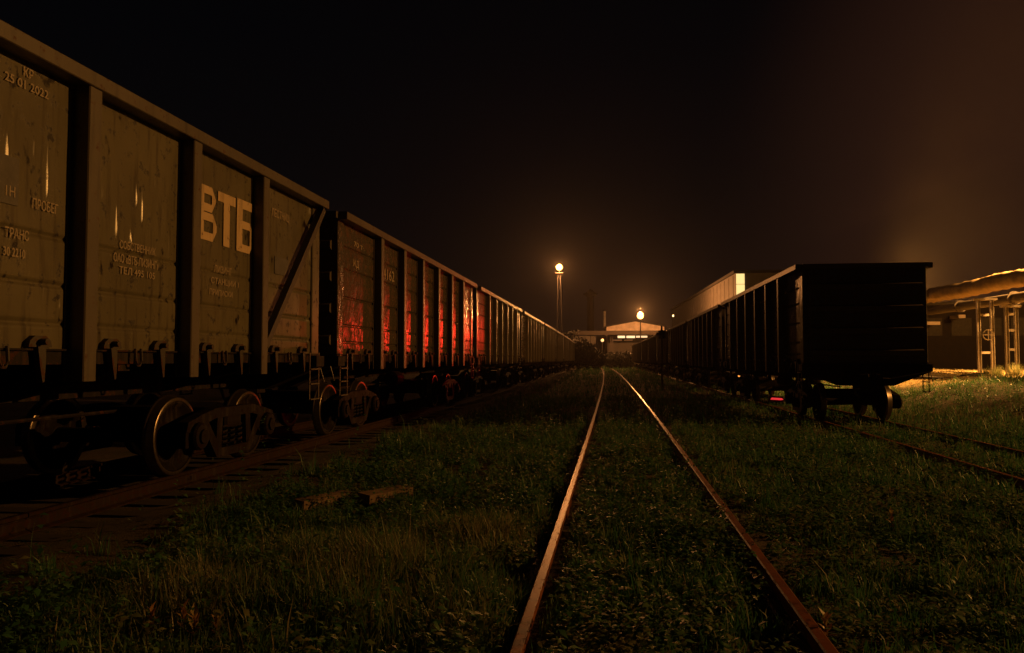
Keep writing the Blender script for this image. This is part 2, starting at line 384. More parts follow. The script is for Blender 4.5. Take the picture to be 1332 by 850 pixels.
def hook_mesh():
    m = MB()                               # bottom-hatch hinge plate with a hanging locking pawl
    m.prism([(-.13,ZB+.015),(-.115,ZB+.07),(-.06,ZB+.11),(.06,ZB+.11),(.115,ZB+.07),(.13,ZB+.015)], XS+.004, XS+.055, 'x')
    m.prism([(-.045,ZB+.02),(.045,ZB+.02),(.045,ZB-.12),(.035,ZB-.27),(.015,ZB-.28),(-.02,ZB-.13)], XS+.015, XS+.07, 'x')
    m.tube([(XS+.0,0,ZB+.06),(XS+.12,0,ZB+.06)], .028, 8)
    return m.mesh('hatch_lock', M['lock'])
HOOK = hook_mesh()
RING = MB().tube([(XS+.05, -.045, ZB+.02),(XS+.06,-.045,ZB-.10),(XS+.06,-.02,ZB-.15),(XS+.06,.02,ZB-.15),(XS+.06,.045,ZB-.10),(XS+.05,.045,ZB+.02)], .014, 6).mesh('tie_ring', M['lock'])
def gondola(pm, postm, seams, brace=False, first=False, lod=0):
    t = empty('gondola_wagon')
    def P(name, me, loc=None, rot=None): return reg(t, put(name, me, t, loc, rot))
    mids = [panel_mesh(MIDP, seams, pm), panel_mesh(ENDP - .10, seams, pm)]
    pme = post_mesh(postm)
    flat = math.pi
    for s in (1, -1):
        rz = 0 if s > 0 else flat
        for i in range(7):
            a, b = EDGES[i], EDGES[i+1]
            if first and s > 0 and i >= 3: continue
            P('side_panel', mids[1 if i in (0, 6) else 0], (0, s*(a+b)/2, 0), (0,0,rz))
        for y in POSTS: P('post', pme, (0, s*y, 0), (0,0,rz))
        cp = MB().bbox(XS-.05, XS+.03, HL-.28, HL, ZB-.02, ZTC-.003, .012).mesh('corner_post', pm)
        P('corner_post', cp, None, (0,0,rz)); P('corner_post', cp, (0, -s*(2*HL-.28), 0), (0,0,rz))
        P('top_chord', MB().prism([(XS-.06,ZTC),(XO+.012,ZTC),(XO+.02,ZTC+.008),(XO+.02,ZT-.008),(XO+.012,ZT),(XS-.06,ZT)], -HL, HL, 'y').mesh('top_chord', postm), None, (0,0,rz))
        P('bottom_chord', MB().prism([(XS-.10,ZB-.13),(XS-.002,ZB-.13),(XS-.002,ZB-.012),(XS+.035,ZB-.012),(XS+.035,ZB+.004),(XS-.10,ZB+.004)], -HL, HL, 'y').mesh('bottom_chord', M['under']), None, (0,0,rz))
        if lod == 0:
            for i in range(7):
                a, b = EDGES[i], EDGES[i+1]; w = b-a
                for q in (.27, .73): P('hatch_lock', HOOK, (0, s*(a + w*q), 0), (0,0,rz))
                P('tie_ring', RING, (0, s*(a + w*.5), 0), (0,0,rz))
        if brace:
            for e in (-1, 1):
                P('diagonal_brace', MB().bar((XO-.06, e*(HL-2.10), ZB+.10), (XO-.06, e*(HL-.10), ZTC-.02), .10, .10, (1,0,0)).mesh('diagonal_brace', M['brace']), None, (0,0,rz))
    for e in (-1, 1):
        m = MB().box(-XS+.04, XS-.04, e*(HL-.05), e*HL, ZB-.02, ZT-.002)
        P('end_wall', m.mesh('end_wall', pm))
        for z in (1.75, 2.30, 2.85, 3.40):
            P('end_rib', MB().prism([(e*(HL-.001),z-.10),(e*(HL+.10),z-.06),(e*(HL+.10),z+.06),(e*(HL-.001),z+.10)], -XS+.08, XS-.08, 'x').mesh('end_rib', postm))
        P('end_chord', MB().box(-XS-.03, XS+.03, min(e*(HL+.002),e*(HL+.12)), max(e*(HL+.002),e*(HL+.12)), ZTC+.01, ZT-.01).mesh('end_chord', postm))
        # headstock: deep in the middle, tapering to the sides
        P('headstock', MB().prism([(-1.50,ZB-.03),(-1.50,ZB-.20),(-.62,ZB-.56),(.62,ZB-.56),(1.50,ZB-.20),(1.50,ZB-.03)], min(e*(HL-.22),e*(HL+.10)), max(e*(HL-.22),e*(HL+.10)), 'y').mesh('headstock', M['under']))
        c = MB().bbox(-.12, .12, min(e*(HL+.08),e*(HL+.25)), max(e*(HL+.08),e*(HL+.25)), .92, 1.16, .02)
        c.prism([(-.22,e*(HL+.25)),(-.24,e*(HL+.38)),(-.06,e*(HL+.41)),(-.02,e*(HL+.32)),(.12,e*(HL+.31)),(.16,e*(HL+.43)),(.25,e*(HL+.43)),(.27,e*(HL+.27)),(.14,e*(HL+.22)),(-.12,e*(HL+.22))], .85, 1.23, 'z')
        P('coupler', c.mesh('coupler', M['under']))
        if lod == 0:
            P('uncoupling_lever', MB().tube([(0.12,e*(HL+.22),1.14),(.5,e*(HL+.20),1.12),(1.40,e*(HL+.19),1.29),(1.46,e*(HL+.19),1.05)], .014, 6).mesh('uncoupling_lever', M['post']))
            P('brake_hose', MB().tube([(-.35,e*(HL+.10),.98),(-.36,e*(HL+.22),.96),(-.33,e*(HL+.30),.76),(-.25,e*(HL+.34),.66)], .025, 6).mesh('brake_hose', M['brace']))
            for s in (-1, 1):                      # corner foot step hanging below the sill
                st = MB(); xx = s*(XS+.06)
                for y in (e*(HL-.06), e*(HL-.42)): st.bar((xx,y,ZB+.02),(xx,y,ZB-.72),.035,.012,(1,0,0))
                for z in (ZB-.24, ZB-.47, ZB-.71): st.bar((xx,e*(HL-.06),z),(xx,e*(HL-.42),z),.05,.02)
                P('foot_step', st.mesh('foot_step', M['post']))
                ld = MB(); yy = e*(HL+.05)
                if s*e > 0:
                    for q in (0, .36): ld.bar((s*(XS-.12-q), yy+e*.07, ZB), (s*(XS-.12-q), yy+e*.07, ZT-.1), .03, .014, (0,1,0))
                    for k in range(7): ld.bar((s*(XS-.12), yy+e*.07, ZB+.15+k*.33), (s*(XS-.48), yy+e*.07, ZB+.15+k*.33), .022, .022)
                    P('ladder', ld.mesh('ladder', M['post']))
    P('floor', MB().box(-XS+.02, XS-.02, -HL+.06, HL-.06, ZB-.10, ZB-.02).mesh('floor', M['under']))
    P('centre_sill', MB().box(-.17, .17, -HL+.23, HL-.23, ZB-.52, ZB-.103).mesh('centre_sill', M['under']))
    for y in (-4.32, -1.6, 1.6, 4.32):
        P('cross_beam', MB().prism([(-1.38,ZB-.135),(-1.38,ZB-.20),(-.18,ZB-.50),(.18,ZB-.50),(1.38,ZB-.20),(1.38,ZB-.135)], y-.09, y+.09, 'y').mesh('cross_beam', M['under']))
    if lod == 0:
        P('brake_cylinder', MB().lathe([(-.34,.08),(-.30,.19),(.22,.19),(.26,.10),(.50,.05)], (.48, .35, .92), 16, 'y').mesh('brake_cylinder', M['bogie']))
        P('air_reservoir', MB().lathe([(-.55,.06),(-.50,.14),(-.42,.17),(.42,.17),(.50,.14),(.55,.06)], (-.60, -.5, .90), 16, 'y').mesh('air_reservoir', M['bogie']))
        P('brake_rod', MB().tube([(.30,-3.3,.80),(.30,3.3,.80)], .022, 6).mesh('brake_rod', M['under']))
    for y in (-4.325, 4.325): bogie(t, y, lod)
    return t
SEAM_A = (1.72, 2.05, 2.46); SEAM_B = (1.72, 2.02, 2.52, 3.02, 3.42)
def set_on(o, x0, Yc):
    o.location = (cx(x0, Yc), Yc, TZ[x0]); o.rotation_euler = (0, 0, math.atan(2*KC*Yc))
PITCHW = 13.70; Y1 = 11.76 - HL       # centre of the pale lettered wagon
GL = 'gondolas of the left train'; GR = 'gondolas of the right train'
w1 = gondola(M['paint'], M['post'], SEAM_A, brace=True, first=True); set_on(w1, T_LEFT, Y1)
tag(w1, 'pale gondola wagon lettered ВТБ, nearest in the left train', 'freight wagon', GL)
w2 = gondola(M['paint2'], M['post'], SEAM_B); set_on(w2, T_LEFT, Y1 + PITCHW)
tag(w2, 'brown gondola wagon with red light on its side, right behind the ВТБ wagon', 'freight wagon', GL)
# sheets of the lettered wagon that face the camera: dented from inside, so built one by one
def dented(i, dents, seed):
    a, b = EDGES[i] + .05, EDGES[i+1] - .05; z0, z1 = ZB - .02, ZTC + .02
    ny_, nz_ = int((b-a)/.008), int((z1-z0)/.0165)
    yy, zz = np.meshgrid(np.linspace(a, b, ny_), np.linspace(z0, z1, nz_))
    x = np.full_like(yy, XS)
    for s in SEAM_A: x -= .022*np.clip(1 - np.abs(zz - s)/.03, 0, 1)
    x += .005*(vnoise(yy, zz, .5, seed) - .5) + .0015*(vnoise(yy, zz, .16, seed+1) - .5)
    x = np.minimum(x, XS + .009)
    for (dy, dz, sy, sz, d) in dents:
        # a pulled dent: the sheet leans out towards the far side, then drops back; drop-shaped, thin at the top
        q = np.clip((zz - dz)/sz, -1.2, 1.2); wv = 1.05*sy*np.clip(1.05 - .6*q, .4, 1.5)*np.sqrt(np.clip(1 - np.abs(q)**3, 0, 1)) + 1e-4
        u = (yy - dy)/wv + .5; slope = (.20 + .054*(dy + Y1 - 5.0))*(1 if d > 0 else -.5)*min(1, abs(d)/.011)
        x += slope*wv*np.clip(u, 0, 1)*np.clip((1.25 - u)/.25, 0, 1)*(np.abs(q) < 1)
    v = np.stack([x, yy, zz], -1).reshape(-1, 3); id_ = np.arange(nz_*ny_).reshape(nz_, ny_)
    f = np.stack([id_[:-1,:-1], id_[:-1,1:], id_[1:,1:], id_[1:,:-1]], -1).reshape(-1, 4)
    # back face a sheet's thickness behind
    v2 = np.array([[XS-.03,a,z0],[XS-.03,b,z0],[XS-.03,b,z1],[XS-.03,a,z1]]); n0 = len(v)
    f2 = np.array([[n0, n0+3, n0+2, n0+1]])
    return put('side_panel', np_mesh('side_panel', np.concatenate([v, v2]), np.concatenate([f, f2]), M['paint'], smooth=True), w1)
def lz(xp, yp):
    """lettered wagon: local y, z of the photo pixel on its side sheet"""
    X = T_LEFT + XS; lo, hi = 2.0, 14.0
    for _ in range(50):
        mid = (lo+hi)/2; d = px(xp, yp, mid)
        if d.x - cx(X, mid) > 0: lo = mid
        elif d.x < cx(X, mid): hi = mid
        # point moves left as Y grows
        if d.x > cx(X, mid): lo = mid
        else: hi = mid
    p = px(xp, yp, lo); return p.y - Y1, p.z - TZ[T_LEFT]
D = {3: [], 4: [], 5: [], 6: []}
for (xa, ya, xb, yb, wd_, dep) in ((8,175,9,215,.030,.016),(18,205,10,235,.03,.02),(63,190,60,255,.020,.013),(44,180,44,200,.018,.006),(114,175,113,203,.02,.012),(114,240,117,275,.02,.010),(120,283,120,303,.03,.012),
        (152,266,150,306,.024,.014),(178,240,176,266,.022,.014),(186,248,183,288,.022,.013),(169,302,170,316,.028,.012),(220,300,219,330,.022,.004),(296,300,296,320,.02,.004),(131,240,131,255,.025,-.006),(200,228,200,240,.02,-.006),
        (245,420,247,450,.02,-.006),(280,425,281,448,.02,-.005),(75,385,75,398,.03,-.008),(55,360,55,385,.02,-.007),(390,330,392,352,.03,.006),(405,445,407,455,.03,.012)):
    y_a, z_a = lz(xa, ya); y_b, z_b = lz(xb, yb); yc = (y_a+y_b)/2
    for i in D:
        if EDGES[i] < yc < EDGES[i+1]: D[i].append((yc, (z_a+z_b)/2, wd_, abs(z_a-z_b)/2 + .03, dep))
for i in D: dented(i, D[i], 20 + i)
# ------------------------------------------------------------------ lettering
def text_mesh(txt, size, bold=0.0, shear=0.0):
    c = bpy.data.curves.new('t', 'FONT'); c.body = txt; c.size = size; c.align_x = 'LEFT'; c.offset = bold*size; c.shear = shear; c.resolution_u = 3
    o = bpy.data.objects.new('t', c); COL.objects.link(o); dg = bpy.context.evaluated_depsgraph_get(); dg.update()
    me = bpy.data.meshes.new_from_object(o.evaluated_get(dg)); bpy.data.objects.remove(o); bpy.data.curves.remove(c)
    return me
def letter(parent, txt, y, z, hgt, mat, squeeze=1.0, bold=.012, width=None, xo=XS + .014):
    """text on the +x side sheet, left end at local y, baseline z, cap height hgt"""
    me = text_mesh(txt, hgt/.72, bold)
    co = np.zeros(len(me.vertices)*3); me.vertices.foreach_get('co', co); co = co.reshape(-1, 3)
    w = co[:,0].max() - co[:,0].min(); h = co[:,1].max() - co[:,1].min()
    k = (width/w) if width else squeeze
    new = np.stack([np.zeros(len(co)), (co[:,0]-co[:,0].min())*k, (co[:,1]-co[:,1].min())*(hgt/h)], -1)
    me.vertices.foreach_set('co', new.ravel()); me.update()
    for p in me.polygons:
        if p.normal.x < 0: p.flip()
    me.materials.clear(); me.materials.append(mat)
    return put('lettering', me, parent, (xo, y, z))
def letter_px(txt, x0, y0, x1, y1, mat, bold=.012):
    """bottom-left and top-right photo pixels on the lettered wagon"""
    ya, za = lz(x0, y0); yb, _ = lz(x1, y1); yb2, zb = lz(x0, y1)
    return letter(w1, txt, ya, za, max(.03, zb - za), mat, width=yb - ya, bold=bold)
def block_letter(strokes, y, z, w, h):
    m = MB()
    for poly in strokes: m.add([(0, a*w, b*h) for a, b in poly], [tuple(range(len(poly)))])
    me = bpy.data.meshes.new('letter'); me.from_pydata(m.v, [], m.f); me.materials.append(M['letter'])
    bm = bmesh.new(); bm.from_mesh(me); bmesh.ops.remove_doubles(bm, verts=bm.verts[:], dist=1e-5); bm.to_mesh(me); bm.free()
    return put('letter', me, w1, (XS + .014, y, z))
def bowl(z0, z1, x0, x1, t, c):          # chamfered loop open to the left: top bar, side, bottom bar
    return [[(x0,z1-t),(x1-c,z1-t),(x1-c,z1),(x0,z1)], [(x1-c,z1-t),(x1-t*1.3,z1-c),(x1,z1-c),(x1-c,z1)],
            [(x1-t*1.3,z0+c),(x1,z0+c),(x1,z1-c),(x1-t*1.3,z1-c)], [(x1-c,z0),(x1,z0+c),(x1-t*1.3,z0+c),(x1-c,z0+t)], [(x0,z0),(x1-c,z0),(x1-c,z0+t),(x0,z0+t)]]
GLY = [[[(0,0),(.34,0),(.34,1),(0,1)]] + bowl(.53, 1, .34, .93, .15, .2) + bowl(0, .51, .34, 1, .15, .2),
       [[(.33,0),(.68,0),(.68,.82),(.33,.82)], [(0,.82),(1,.82),(1,1),(0,1)]],
       [[(0,0),(.34,0),(.34,1),(0,1)], [(.34,.83),(.92,.83),(.92,1),(.34,1)]] + bowl(0, .60, .34, 1, .15, .2)]
for gl, (xa, xb, yb_, yt_) in zip(GLY, ((254, 280, 309, 236), (281, 304, 318, 248), (306, 327, 326, 257))):
    ya, za = lz(xa, yb_); zb = lz(xa, yt_)[1]; block_letter(gl, ya, za, lz(xb, yb_)[0] - ya, zb - za)
letter_px('КР', 29, 99, 42, 86, M['letter2'])
letter_px('25 01 2022', 4, 104, 62, 92, M['letter2'])
letter_px('1Н', 5, 254, 18, 240, M['letter2'])
letter_px('ПРОБЕГ', 40, 271, 74, 257, M['letter2'])
letter_px('ТРАНС', 4, 308, 36, 294, M['letter2'])
letter_px('30 2210', 2, 332, 31, 320, M['letter2'])
letter_px('СОБСТВЕННИК', 154, 323, 201, 312, M['letter2'])
letter_px('ОАО «ВТБ-ЛИЗИНГ»', 146, 340, 205, 328, M['letter2'])
letter_px('ТЕЛ 495 105', 153, 356, 200, 346, M['letter2'])
letter_px('ЛИЗИНГ', 277, 354, 300, 344, M['letter2'])
letter_px('СТАНЦИИ 1', 273, 370, 309, 360, M['letter2'])
letter_px('ПРИПИСКИ', 271, 383, 301, 375, M['letter2'])
letter_px('ЛЕСТНИЦ', 352, 283, 375, 270, M['letter2'])
for (x0, y0, x1, y1) in ((-4, 262, 22, 198), (356, 356, 374, 333)):
    ya, za = lz(x0, y0); yb, _ = lz(x1, y0); zb = lz(x0, y1)[1]
    MB().box(XS+.005, XS+.010, ya, yb, za, zb).build('repaint_patch', M['patch'], w1)
letter(w2, '124162', EDGES[1] + .16, 3.10, .23, M['letter2'], width=MIDP - .55)
letter(w2, '70 т', EDGES[0] + .75, 3.50, .10, M['letter2'], width=.5)
letter(w2, 'ЖД', EDGES[0] + .7, 3.10, .16, M['letter2'], width=.34)
# the further wagons of both trains
names_l = ['grey gondola wagon, third of the left train counted from the camera', 'brown gondola wagon, fourth of the left train counted from the camera',
  'gondola wagon, fifth of the left train counted from the camera', 'gondola wagon, sixth of the left train counted from the camera', 'gondola wagon, seventh of the left train counted from the camera',
  'gondola wagon, eighth of the left train counted from the camera', 'gondola wagon, ninth of the left train counted from the camera']
proto3 = gondola(M['paint3'], M['post'], SEAM_B)
far = gondola(M['paint2'], M['post'], SEAM_B, lod=1)
far3 = gondola(M['paint3'], M['post'], SEAM_B, lod=1)
set_on(proto3, T_LEFT, Y1 + 2*PITCHW); tag(proto3, names_l[0], 'freight wagon', GL)
set_on(far, T_LEFT, Y1 + 3*PITCHW); tag(far, names_l[1], 'freight wagon', GL)
set_on(far3, T_LEFT, Y1 + 4*PITCHW); tag(far3, names_l[2], 'freight wagon', GL)
for i in range(3, 7):
    o = copy_tree(far if i % 2 else far3); set_on(o, T_LEFT, Y1 + (i+2)*PITCHW); tag(o, names_l[i], 'freight wagon', GL)
YR = 19.45 + HL
names_r = ['black silhouetted gondola wagon at the near end of the right train, its end wall bare', 'dark gondola wagon, second of the right train from its near end', 'dark gondola wagon, third of the right train from its near end',
  'dark gondola wagon, fourth of the right train from its near end', 'dark gondola wagon, fifth of the right train from its near end', 'dark gondola wagon, sixth of the right train from its near end', 'dark gondola wagon, seventh of the right train from its near end', 'dark gondola wagon, eighth of the right train from its near end']
for i, nm in enumerate(names_r):
    o = copy_tree(proto3 if i < 2 else far if i % 2 else far3); set_on(o, T_RIGHT, YR + i*PITCHW); o.scale.z = .978; tag(o, nm, 'freight wagon', GR)
# ------------------------------------------------------------------ lamps
def point(name, loc, watts, col, radius, parent=None):
    l = bpy.data.lights.new(name, 'POINT'); l.energy = watts; l.color = col; l.shadow_soft_size = radius
    o = bpy.data.objects.new(name, l); COL.objects.link(o); o.location = loc
    if parent: o.parent = parent
    return o
M['lamp'] = glow('sodium_lamp_glass', (1.0, 0.46, 0.11), 7.5)
def lamp_mast(head, label, watts, lattice=True, globe=.58, off=None):
    """lattice mast with a lit floodlight on top; head is the lamp's position"""
    gz = float(ground_z(head.x, head.y)); t = tag(empty('lamp_mast', (head.x, head.y, gz)), label, 'lamp mast'); h = head.z - gz
    m = MB(); w0, w1_ = .55, .22
    if lattice:
        n = 9
        for sx in (-1, 1):
            for sy in (-1, 1): m.bar((sx*w0, sy*w0, -.3), (sx*w1_, sy*w1_, h-1.0), .09, .09)
        for k in range(n):
            a, b = k/n, (k+1)/n; wa, wb = w0+(w1_-w0)*a, w0+(w1_-w0)*b; za, zb = a*(h-1.0), b*(h-1.0); sg = 1 if k % 2 else -1
            for s in (-1, 1):
                m.bar((-wa*sg, s*wa, za), (wb*sg, s*wb, zb), .04, .04); m.bar((s*wa, -wa*sg, za), (s*wb, wb*sg, zb), .04, .04)
    else: m.tube([(0,0,-.3),(0,0,h*.5),(0,0,h-.9)], [.16,.13,.09], 10)
    m.build('mast', M['dsteel'], t)
    MB().box(-.7, .7, -.5, .5, h-1.05, h-.97).build('platform', M['dsteel'], t)
    MB().lathe([(.01,.16),(.12,.13),(.2,.05)], (0,0,h+globe*.97), 12, 'z').build('lamp_housing', M['dsteel'], t)
    n = 16; MB().lathe([(math.cos(math.pi*(1-i/8))*globe, max(.02, math.sin(math.pi*i/8)*globe)) for i in range(9)], (0,0,h), n, 'z').build('lamp_glass', M['lamp'], t, True)
    MB().tube([(0,0,h-.97),(0,0,h-globe+.02)], .06, 8).build('bracket', M['dsteel'], t)
    point('lamp_light', (0, -globe-.3, h) if off is None else (0, 0, h+globe+off), watts, (1.0, 0.37, 0.10), .35, t)
    return t
lamp_mast(px(727.5, 348, 132), 'tall mast with a glowing sodium lamp rising behind the left train', MAST1_W)
lamp_mast(px(833, 411, 150), 'lamp mast glowing in front of the pale gabled shed', MAST2_W, lattice=False, globe=.64, off=.35)
def street_lamp(x, y, h, arm, label, watts, rad=.25, cone=None):
    gz = float(ground_z(x, y)); t = tag(empty('street_lamp', (x, y, gz)), label, 'street lamp', 'sodium lamps at the right edge of the yard')
    MB().tube([(0,0,-.3),(0,0,h*.5),(0,0,h-.5),(arm*.3,0,h-.1),(arm,0,h)], [.11,.09,.07,.05,.045], 10).build('post', M['steel'], t, True)
    MB().prism([(arm-.45,h+.0),(arm-.40,h+.14),(arm+.05,h+.16),(arm+.35,h+.05),(arm+.35,h+.0)], -.17, .17, 'y').build('lamp_housing', M['steel'], t)
    MB().lathe([(-.09,.05),(-.06,.12),(-.002,.15)], (arm-.02, 0, h), 14, 'z').build('lamp_glass', M['lamp'], t, True)
    lo = point('lamp_light', (arm, 0, h-.35), watts, SODIUM, rad, t)
    if cone:                                  # full cut-off lantern: lights the ground below, not the distance
        sp = bpy.data.lights.new('lamp_light', 'SPOT'); sp.energy = watts; sp.color = SODIUM; sp.shadow_soft_size = rad; sp.spot_size = R(cone); sp.spot_blend = .35; lo.data = sp
    return t
street_lamp(38.0, 22.5, 12.5, -1.2, 'tall sodium street lamp lighting the pale wagon across the yard', YARD_W)
street_lamp(26.2, 39.5, 10.6, -1.2, 'sodium street lamp standing by the lagged overhead pipe', RACK_W, .25, 128)
# added red signal, hooded from view, placed to throw red light on the left train
def added_red_signal(loc, aim, label):
    t = tag(empty('signal', loc, 0), label, 'signal'); h = 3.1
    MB().tube([(0,0,-.3),(0,0,h+.5)], .055, 8).build('post', M['dsteel'], t)
    d = (Vector(aim) - Vector((loc[0], loc[1], loc[2]+h))); an = math.atan2(d.y, d.x)
    hd = MB(); hd.box(-.16, .06, -.17, .17, -.24, .24)
    b = hd.build('signal_head', M['dsteel'], t, loc=(0,0,h), rot=(0,0,an))
    MB().lathe([(.061,.05),(.07,.045),(.075,.02)], (0,0,0), 16).build('lens', glow('red_lens', (1,.03,.01), 1.2), b, True)
    hm = MB(); n = 13; vs = []; fs = []
    for k in range(n):
        q = 2*math.pi*k/(n-1)
        for r in (.085, .095):
            for xx in (.062, .80): vs.append((xx, r*math.cos(q), r*math.sin(q)))
    for k in range(n-1):
        o = k*4; fs += [(o,o+1,o+5,o+4),(o+3,o+2,o+6,o+7),(o+1,o+3,o+7,o+5)]
    hm.add(vs, fs).build('hood', M['dsteel'], b)
    l = bpy.data.lights.new('added_red_light', 'SPOT'); l.energy = RED_W; l.color = (1, .03, .012); l.spot_size = R(20); l.spot_blend = 1.0; l.shadow_soft_size = .08
    lo = bpy.data.objects.new('added_red_light', l); COL.objects.link(lo); lo.parent = t; lo.location = Vector((0,0,h)) + d.normalized()*.86
    lo.rotation_euler = d.to_track_quat('-Z', 'Y').to_euler(); return t
added_red_signal((cx(2.85, 44), 44, -.2), (-4.75, 24, 3.3), 'added hooded red signal on a short post between the middle track and the right train')
# red rail glint under the right train, put in as a small glowing piece
p = px(1010, 518, 24.2); t = tag(empty('rail_glint', (p.x, p.y, p.z - .12)), 'small added red glow for a rail glint, low under the near wagon of the right train', 'lamp')
MB().bbox(-.22, .22, -.05, .10, 0, .17, .02).build('lamp_housing', M['dsteel'], t)  # dark holder made up to carry the red glint
MB().prism([(-.19,.075),(-.15,.135),(.15,.115),(.19,.07),(.1,.06)], -.075, -.053, 'y').build('lens', glow('red_glint_glow', (1.0,.045,.05), .75), t)  # glowing face stands in for the rail's reflection
# ------------------------------------------------------------------ plants
def in_frame(X, Y, m=60):
    d = -X*math.sin(YAW) + Y*math.cos(YAW); r = X*math.cos(YAW) + Y*math.sin(YAW)
    u = W/2 + F*r/np.maximum(d, .1); return (d > .5) & (u > -m) & (u < W + m)
def railgap(X, Y):
    x = X + KC*Y*Y
    return np.minimum.reduce([np.abs(x - t - s*.796) for t in (T_LEFT, T_MAIN, T_RIGHT) for s in (-1, 1)])
def scatter(n, x0, x1, y0, y1):
    X = rng.uniform(x0, x1, n); Y = rng.uniform(y0, y1, n); k = in_frame(X, Y)
    return X[k], Y[k]
TALL = [(-1.75, 5.3, 1.1, 1.5), (-2.6, 4.6, .8, .8), (-.85, 4.6, .45, .8), (-1.2, 6.6, .8, .8)]
def tallness(X, Y):
    t = np.zeros_like(X)
    for a, b, ra, rb in TALL: t = np.maximum(t, np.exp(-((X-a)/ra)**2 - ((Y-b)/rb)**2))
    return t
def blades(X, Y, hs, ws):
    """curved two-segment blades: 5 points and one quad plus... three triangles each"""
    n = len(X); Z = ground_z(X, Y) - .01; az = rng.uniform(0, 2*math.pi, n); lean = rng.gamma(2.0, .16, n)*hs; face = az + math.pi/2 + rng.normal(0, .5, n)
    dx, dy = np.cos(az), np.sin(az); wx, wy = np.cos(face)*ws/2, np.sin(face)*ws/2
    b = np.stack([X, Y, Z], -1); w = np.stack([wx, wy, 0*wx], -1)
    mid = b + np.stack([dx*lean*.35, dy*lean*.35, hs*.58], -1); tip = b + np.stack([dx*lean, dy*lean, hs*rng.uniform(.82, 1.0, n)], -1)
    v = np.stack([b-w, b+w, mid-w*.8, mid+w*.8, tip], 1).reshape(-1, 3); o = np.arange(n)[:,None]*5
    f = np.stack([o+np.array([0,1,3]), o+np.array([0,3,2]), o+np.array([2,3,4])], 1).reshape(-1, 3)
    return v, f
def grass_layer(zones):
    V, Fc, T = [], [], []; base = 0
    for (n, x0, x1, y0, y1, hm, wid) in zones:
        X, Y = scatter(n, x0, x1, y0, y1); x = X + KC*Y*Y
        clump = .40*vnoise(X, Y, 1.1, 21) + .60*vnoise(X, Y, .26, 22); tl = tallness(X, Y)
        left = sst((-x - 3.5)/1.3); keep = clump + .35*tl - .42*left - .25*np.exp(-(railgap(X, Y)/.25)**2) > rng.uniform(.34, .60, len(X))
        keep &= (railgap(X, Y) > .075) & (x > -7.6)
        X, Y, tl, clump = X[keep], Y[keep], tl[keep], clump[keep]; x = x[keep]
        hgt = hm*rng.gamma(5, .2, len(X))*(.30 + .7*vnoise(X, Y, .8, 31) + 1.5*vnoise(X, Y, .26, 22)**2) + .30*tl*rng.uniform(.3, 1.1, len(X))
        hgt *= 1 - .45*np.exp(-(railgap(X, Y)/.3)**2)
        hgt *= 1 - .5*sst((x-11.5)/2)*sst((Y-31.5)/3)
        inner = np.abs(x - T_LEFT) < 1.3; hgt[inner] *= .35
        v, f = blades(X, Y, hgt, wid*rng.uniform(.6, 1.4, len(X)))
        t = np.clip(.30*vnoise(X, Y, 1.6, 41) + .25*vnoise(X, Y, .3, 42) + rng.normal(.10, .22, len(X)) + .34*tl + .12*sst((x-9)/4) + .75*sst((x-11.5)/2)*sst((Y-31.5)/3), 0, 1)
        V.append(v); Fc.append(f + base); T.append(np.repeat(t, 5)); base += len(v)
    return np_mesh('grass', np.concatenate(V), np.concatenate(Fc), M['grass'], np.concatenate(T))
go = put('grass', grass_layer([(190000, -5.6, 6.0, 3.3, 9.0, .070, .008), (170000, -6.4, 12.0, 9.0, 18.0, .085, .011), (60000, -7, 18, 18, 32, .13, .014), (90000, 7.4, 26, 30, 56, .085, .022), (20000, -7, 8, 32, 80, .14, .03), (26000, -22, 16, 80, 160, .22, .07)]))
go['kind'] = 'stuff'; go['label'] = 'short rough grass covering the yard between and beside the tracks'
